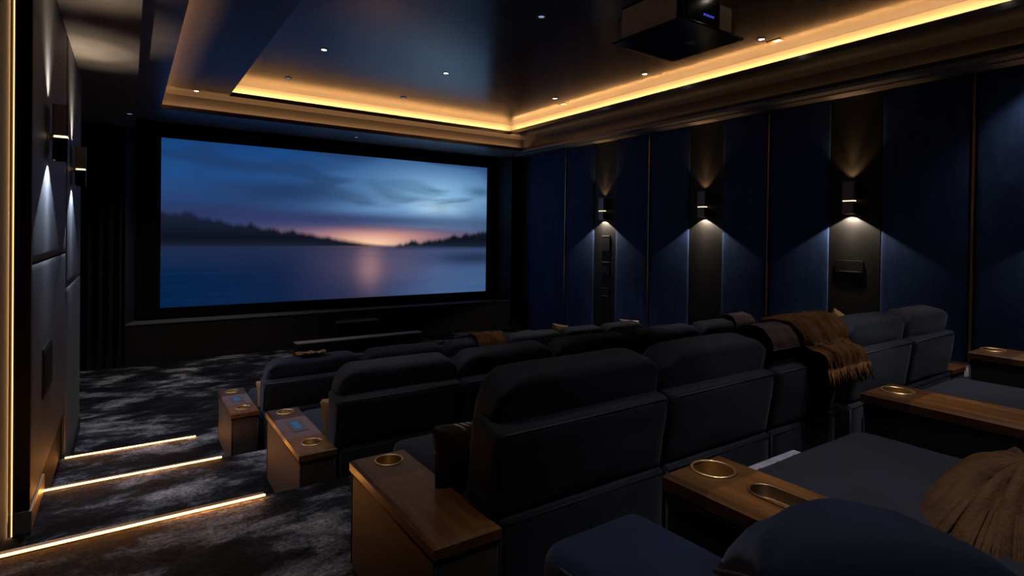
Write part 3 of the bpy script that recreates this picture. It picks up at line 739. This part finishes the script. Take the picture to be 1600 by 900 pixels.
# ------------------------------------------------------------------ recliners of the three rows ahead
def rotx(a, o): return Matrix.Translation(o) @ Matrix.Rotation(a, 4, 'X') @ Matrix.Translation(-Vector(o))
def recliner(x0, x1, y, z, label, group, seed=0.0, dh=0.05, dl=0.02, xl=0.0):
    w = x1-x0; t = thing('recliner_seat', label, 'recliner', ((x0+x1)/2, y, z), group)
    bm = bmesh.new()
    cushion(bm, (0, 0.09, 0.255), (w-0.012, 0.17, 0.45), 0.03, (0, 0.006, 0.0), n=10)
    box(bm, -w/2+0.03, w/2-0.03, 0.16, 0.98, 0.0, 0.30, bev=0.02)
    obj('base', bm, 'velvet', t, True)
    bm = bmesh.new(); tube(bm, [(-w/2+0.02, 0.014, 0.455), (w/2-0.02, 0.014, 0.455)], 0.009)
    tube(bm, [(-w/2+0.010, 0.014, 0.05), (-w/2+0.010, 0.014, 0.452)], 0.005)
    obj('piping', bm, 'piping', t, True)
    bm = bmesh.new(); cushion(bm, (0, 0.62, 0.37), (w-0.02, 0.80, 0.17), 0.05, (0, 0, 0.025), n=12)
    obj('seat_cushion', bm, 'velvet', t, True)
    lean = rotx(math.radians(8.5), (0, 0.12, 0.49))
    bm = bmesh.new(); cushion(bm, (-xl/2, 0.122, 0.655-dl/2), (w-0.012+xl, 0.20, 0.36-dl), 0.030, (0.0, 0.010, 0.004), n=16, mx=lean, wr=0.004, seed=seed)
    obj('lower_back', bm, 'velvet', t, True)
    bm = bmesh.new()
    a, b_, zz0, zz1, yy = -w/2+0.012-xl, w/2-0.012, 0.500, 0.824-dl, 0.006
    tube(bm, [lean @ Vector(p) for p in ((a, yy+0.03, zz0), (a, yy+0.02, zz1-0.04), (a+0.025, yy+0.022, zz1), (b_-0.025, yy+0.022, zz1), (b_, yy+0.02, zz1-0.04), (b_, yy+0.03, zz0))], 0.005)
    obj('seam_piping', bm, 'piping', t, True)
    hm = rotx(math.radians(9), (0, 0.12, 0.84))
    bm = bmesh.new()
    cushion(bm, (0, 0.128, 0.908-dh), (w-0.012, 0.175, 0.235), 0.030, (0.003, 0.012, 0.006), n=16, mx=hm, wr=0.007, seed=seed+3)
    for v in bm.verts:                                      # ends taper towards the corners
        k = max(0, (abs(v.co.x)-(w/2-0.11))/0.105)
        f = max(0.0, (v.co.z-0.90+dh)/0.12)
        v.co.x *= 1-0.035*f; v.co.z -= 0.060*k*k*f
    obj('headrest', bm, 'velvet', t, True)
    return t
ORD = ['first', 'second', 'third', 'fourth', 'fifth', 'sixth']
r3 = [(1.075, 1.945), (1.95, 2.765), (2.77, 3.45), (3.62, 4.45), (4.455, 5.22)]
r2 = [(1.07, 1.915), (1.92, 2.77), (2.775, 3.65), (3.655, 4.58), (4.585, 5.42)]
r1 = [(1.04, 1.955), (1.96, 2.885), (2.89, 3.70), (3.705, 4.56), (4.565, 5.28), (5.285, 6.03)]
for i, (a, b) in enumerate(r1): recliner(a, b, 5.42, Z1, 'dark navy recliner, %s from the aisle in the front row' % ORD[i], 'recliners of the front row', 1.7*i, 0.12, 0.08, 0.03 if i == 0 else 0)
for i, (a, b) in enumerate(r2): recliner(a, b, 3.39, Z2, 'dark navy recliner, %s from the aisle in the middle row' % ORD[i], 'recliners of the middle row', 11+1.7*i, 0.065, 0.03, 0.03 if i == 0 else 0)
for i, (a, b) in enumerate(r3): recliner(a, b, 1.62, Z3, 'dark navy recliner, %s from the aisle in the nearest full row' % ORD[i], 'recliners of the nearest full row', 23+1.7*i, 0.05, 0.02, 0.03 if i == 0 else 0)

# ------------------------------------------------------------------ rearmost row: loungers seen from behind their backs
def lounger(x0, x1, yf, label, zt=0.385, foot=True, back=True, fab='velvet'):
    w = x1-x0; t = thing('lounger_seat', label, 'recliner', ((x0+x1)/2, 0.0, Z4), 'loungers of the rearmost row')
    obj('base', B(-w/2+0.02, w/2-0.02, -0.1, yf-0.1, 0.0, zt-0.14, bev=0.02), 'dark_body', t, True)
    bm = bmesh.new(); cushion(bm, (0, (yf+0.1)/2, zt-0.09), (w-0.016, yf-0.1, 0.18), 0.06, (0, 0, 0.02), n=18, wr=0.003, seed=x0)
    obj('seat_cushion', bm, fab, t, True)
    bm = bmesh.new(); r = 0.10; a, b = -w/2+0.016, w/2-0.016; zz = zt-0.035
    pts = [(a, 0.15, zz)] + [(a+r-r*math.cos(k*PI/16), yf-r+r*math.sin(k*PI/16)-0.012, zz) for k in range(9)] + [(b-r+r*math.sin(k*PI/16), yf-r+r*math.cos(k*PI/16)-0.012, zz) for k in range(9)] + [(b, 0.15, zz)]
    tube(bm, pts, 0.006); obj('piping', bm, 'piping', t, True)
    if foot:
        bm = bmesh.new(); box(bm, -w/2+0.06, w/2-0.36, yf-0.02, yf+0.075, zt-0.10, zt-0.055, bev=0.006)
        p = obj('footrest_plate', bm, 'steel', t); p['label'] = 'brushed steel footrest plate with rivets'
        bm = bmesh.new()
        for k in range(6): lathe(bm, [(0.007, 0), (0.005, 0.003), (0.0005, 0.004)], 10, (-w/2+0.12+k*(w-0.54)/5, yf+0.035, zt-0.055))
        obj('rivet', bm, 'brass', p)
    if back:
        lean = rotx(math.radians(38), (0, 0.28, zt))
        bm = bmesh.new(); cushion(bm, (0, 0.25, zt+0.22), (w-0.05, 0.20, 0.62), 0.07, (0, 0.03, 0.01), n=14, mx=lean, wr=0.004)
        obj('backrest', bm, 'velvet_blue', t, True)
    return t
lounger(1.50, 2.64, 1.17, 'wide navy lounger between the nearest and middle walnut arms')
lounger(2.93, 4.185, 1.29, 'wide navy lounger between the middle and farthest walnut arms', foot=False)
t = lounger(0.85, 1.225, 1.13, 'narrow navy chaise left of the nearest walnut arm', zt=0.43, foot=False, back=False, fab='velvet_blue')

def pillow_bm(w, h, th, n=22, pinch=0.06, wr=0.0, seed=0.0):
    bm = bmesh.new(); F, K = {}, {}
    for i in range(n+1):
        for j in range(n+1):
            u, v = -1+2*i/n, -1+2*j/n
            x = w/2*u*(1-pinch*(1-v*v)); z = h/2*v*(1-pinch*(1-u*u))
            k = th/2*(max(0, 1-u*u)*max(0, 1-v*v))**0.42
            s = wr*noise.noise(Vector((u*2.5+seed, v*2.5, seed)))*(1-u*u)*(1-v*v)
            F[i, j] = bm.verts.new((x, -k+s, z))
            K[i, j] = F[i, j] if i in (0, n) or j in (0, n) else bm.verts.new((x, k+s, z))
    for i in range(n):
        for j in range(n):
            bm.faces.new((F[i, j], F[i+1, j], F[i+1, j+1], F[i, j+1]))
            bm.faces.new((K[i, j], K[i, j+1], K[i+1, j+1], K[i+1, j]))
    return bm
def pillow(label, mat, loc, rot, w, h, th, seam=True, **k):
    o = obj('throw_pillow', pillow_bm(w, h, th, **k), mat, None, True, loc, rot)
    tag(o, label, 'pillow', 'throw pillows on the seats')
    if seam:
        bm = bmesh.new(); pn = k.get('pinch', 0.06); pts = []
        for s in range(4):
            for i in range(16):
                u = -1+2*i/16
                q = [(u, -1), (1, u), (-u, 1), (-1, -u)][s]
                pts.append((w/2*q[0]*(1-pn*(1-q[1]**2)), 0, h/2*q[1]*(1-pn*(1-q[0]**2))))
        tube(bm, pts, 0.005, 6, closed=True); obj('piping', bm, 'piping' if 'velvet' in mat else 'gold_cloth', o, True)
    return o
# the big blue one in the foreground lies over the back end of the nearest arm
pillow('large blue velvet pillow in the foreground over the nearest walnut arm', 'velvet_blue', (1.02, 0.456, -0.578), (math.radians(62), math.radians(-3), -0.70), 0.385, 0.30, 0.23, wr=0.02, seed=2.0)
sup = thing('backrest_cushion', 'dark back cushion of the narrow chaise under the blue pillow', 'cushion', (0.995, 0.43, Z4+0.40))
bm = bmesh.new(); cushion(bm, (0, 0.03, 0.05), (0.34, 0.20, 0.09), 0.04, (0, 0.01, 0.01)); obj('upholstery', bm, 'velvet_blue', sup, True)
pillow('dark pillow with pale gold strokes beside the near console, first seat', 'striped_gold', (1.22, 2.03, -0.92), (math.radians(-14), math.radians(5), 0.12), 0.44, 0.27, 0.14, seed=4.0, seam=False)
pillow('tan leather pillow on the first seat of the middle row', 'leather_tan', (1.27, 3.84, -1.27), (math.radians(-12), 0, 0.2), 0.40, 0.30, 0.14, seam=False)
pillow('patterned tan pillow on the first seat of the front row', 'gold_cloth', (1.22, 5.86, -1.57), (math.radians(-12), 0, 0.2), 0.40, 0.26, 0.14, seam=False)
pillow('gold pillow corner showing over the fourth headrest of the nearest full row', 'gold_cloth', (4.08, 1.90, -0.63), (math.radians(-10), math.radians(20), 0.1), 0.28, 0.26, 0.10, seam=False)
pillow('small tan pillow behind the last headrests of the front row', 'gold_cloth', (6.02, 5.74, -1.33), (math.radians(-8), math.radians(8), 0.1), 0.46, 0.26, 0.12, seam=False)
pillow('tan pillow peeking over the fifth headrest of the front row', 'gold_cloth', (4.72, 5.74, -1.285), (math.radians(-8), math.radians(12), 0.1), 0.30, 0.24, 0.10, seam=False)

# ------------------------------------------------------------------ throws
def throw_bm(path, x0, x1, nx, amp, freq, seed, skew=0.0, bunch=0.0):
    """cloth laid along a yz path, folds running along the path"""
    P = [Vector((0, y, z)) for y, z in path]
    S = []
    for i in range(len(P)-1):
        for k in range(6): S.append(P[i].lerp(P[i+1], k/6))
    S.append(P[-1]); m = len(S); g = []
    for i, p in enumerate(S):
        a, b = S[max(0, i-1)], S[min(m-1, i+1)]; t = (b-a).normalized(); nrm = Vector((0, t.z, -t.y))
        s = i/(m-1); row = []
        for j in range(nx+1):
            u = j/nx
            e = bunch*s*s
            x = x0+(x1-x0)*(u*(1-e)+e*0.55) + skew*s
            f = noise.noise(Vector((u*freq+seed, s*2.2, seed)))
            f2 = noise.noise(Vector((u*freq*2.3+seed+9, s*4+u*2, seed)))
            d = amp*(0.9*(1-abs(f)*2.2) + 0.5*f2)*(0.45+0.9*s)
            row.append(bm_v(p, nrm, x, max(0.006, d+amp*0.55)))
        g.append(row)
    bm = bmesh.new(); V = [[bm.verts.new(q) for q in r] for r in g]
    for i in range(m-1):
        for j in range(nx): bm.faces.new((V[i][j], V[i][j+1], V[i+1][j+1], V[i+1][j]))
    bmesh.ops.solidify(bm, geom=bm.faces[:], thickness=0.007)
    return bm, g[-1]
def bm_v(p, n, x, d):
    q = p + n*d; return Vector((x, q.y, q.z))
def fringe_bm(edge, step, length, r, seed, drop=Vector((0, -0.12, -1))):
    bm = bmesh.new(); rnd = random.Random(seed)
    for k in range(0, len(edge), step):
        p = edge[k]; d = (drop+Vector((rnd.uniform(-.25, .25), rnd.uniform(-.2, .05), 0))).normalized(); l = length*rnd.uniform(0.7, 1.15)
        tube(bm, [p, p+d*l*0.5+Vector((rnd.uniform(-.006, .006), 0, 0)), p+d*l], [r, r*0.9, r*0.5], 5)
    return bm
def throw(label, mat, loc, path, x0, x1, nx=60, amp=0.02, freq=7, seed=1.0, skew=0.0, bunch=0.0, fr=True, fl=0.07, band=None):
    t = thing('throw_blanket', label, 'blanket', loc, 'throw blankets over the seats')
    bm, edge = throw_bm(path, x0, x1, nx, amp, freq, seed, skew, bunch)
    obj('cloth', bm, mat, t, True)
    if fr:
        obj('fringe', fringe_bm(edge, 1, fl, 0.0045, int(seed*10)), 'throw_brown', t, True)
    return t
def headrest_path(over=0.12, front=0.10):
    """section over a headrest in seat coordinates: front, top, back, then hanging over the lower back"""
    return [(0.240, 0.94-front), (0.232, 0.985), (0.195, 1.052), (0.125, 1.070), (0.055, 1.058), (0.008, 1.0), (0.0, 0.945), (-0.03, 0.915), (-0.085, 0.89), (-0.095, 0.83-over)]
throw('rumpled brown fringed throw over the third headrest of the nearest full row', 'throw_brown', (3.05, 1.62, Z3-0.05), headrest_path(0.0), -0.09, 0.42, nx=110, amp=0.028, freq=8, seed=3.1, skew=0.06, bunch=0.18, fl=0.09)
throw('flat mauve-grey throw end under the brown throw, nearest full row', 'throw_mauve', (2.85, 1.62, Z3-0.05), [(0.236, 0.95), (0.225, 1.0), (0.185, 1.050), (0.125, 1.066), (0.055, 1.054), (0.012, 1.0), (0.003, 0.95)], -0.10, 0.24, nx=40, amp=0.006, freq=4, seed=5.2, fr=False)
throw('brown throw wrapped over the last headrest of the middle row', 'throw_mauve', (5.15, 3.39, Z2-0.065), headrest_path(-0.02), -0.06, 0.26, nx=44, amp=0.014, freq=6, seed=6.0, fl=0.05)
throw('dark gold throw over the third headrest of the front row', 'throw_brown', (3.44, 5.42, Z1-0.12), headrest_path(0.0), -0.18, 0.20, nx=60, amp=0.024, freq=8, seed=7.3, fl=0.06)
throw('small tan cloth lying on top of the first headrest of the front row', 'gold_cloth', (1.45, 5.42, Z1-0.12), [(0.225, 1.0), (0.185, 1.050), (0.125, 1.066), (0.065, 1.056)], -0.14, 0.14, nx=30, amp=0.012, freq=5, seed=8.4, fr=False)
# heaped throw on the wide lounger at the right edge
t = thing('throw_blanket', 'heaped brown throw with long fringe on the wide lounger at the right edge', 'blanket', (2.27, 0.52, -0.90), 'throw blankets over the seats')
bm = bmesh.new(); NR, NT = 26, 120; g = []
for i in range(NR+1):
    r = i/NR; row = []
    for k in range(NT):
        th = 2*PI*k/NT
        fold = 0.6*math.sin(13*th+2.5*noise.noise(Vector((math.cos(th), math.sin(th), r*1.4)))+1.3*r)+0.5*noise.noise(Vector((3*math.cos(th), 3*math.sin(th), r*2+4)))
        rr = r*(1+0.07*fold*r)
        z = 0.21*max(0.0, 1-r**2.2)**0.8+0.018*fold*math.sin(PI*min(1, r*1.05))+0.012
        row.append(bm.verts.new((0.50*rr*math.cos(th), 0.24*rr*math.sin(th), max(0.008, z))))
    g.append(row)
for i in range(NR):
    for k in range(NT): bm.faces.new((g[i][k], g[i][(k+1) % NT], g[i+1][(k+1) % NT], g[i+1][k]))
bmesh.ops.remove_doubles(bm, verts=bm.verts[:], dist=1e-5)
bmesh.ops.solidify(bm, geom=bm.faces[:], thickness=0.008)
obj('cloth', bm, 'throw_dark', t, True)
bm = bmesh.new(); rnd = random.Random(5)
for k in range(70):
    a = rnd.uniform(PI*0.72, PI*1.6); x, y = 0.46*math.cos(a), 0.22*math.sin(a)
    p0 = Vector((x*0.70, y*0.70, 0.165)); p1 = Vector((x*0.88, y*0.88, 0.125)); p2 = Vector((x*1.04, y*1.06, 0.085)); p3 = Vector((x*1.12+rnd.uniform(-.02, .02), y*1.15, 0.012))
    tube(bm, [p0, p1, p2, p3], [0.004, 0.006, 0.006, 0.003], 5)
obj('fringe', bm, 'throw_dark', t, True)
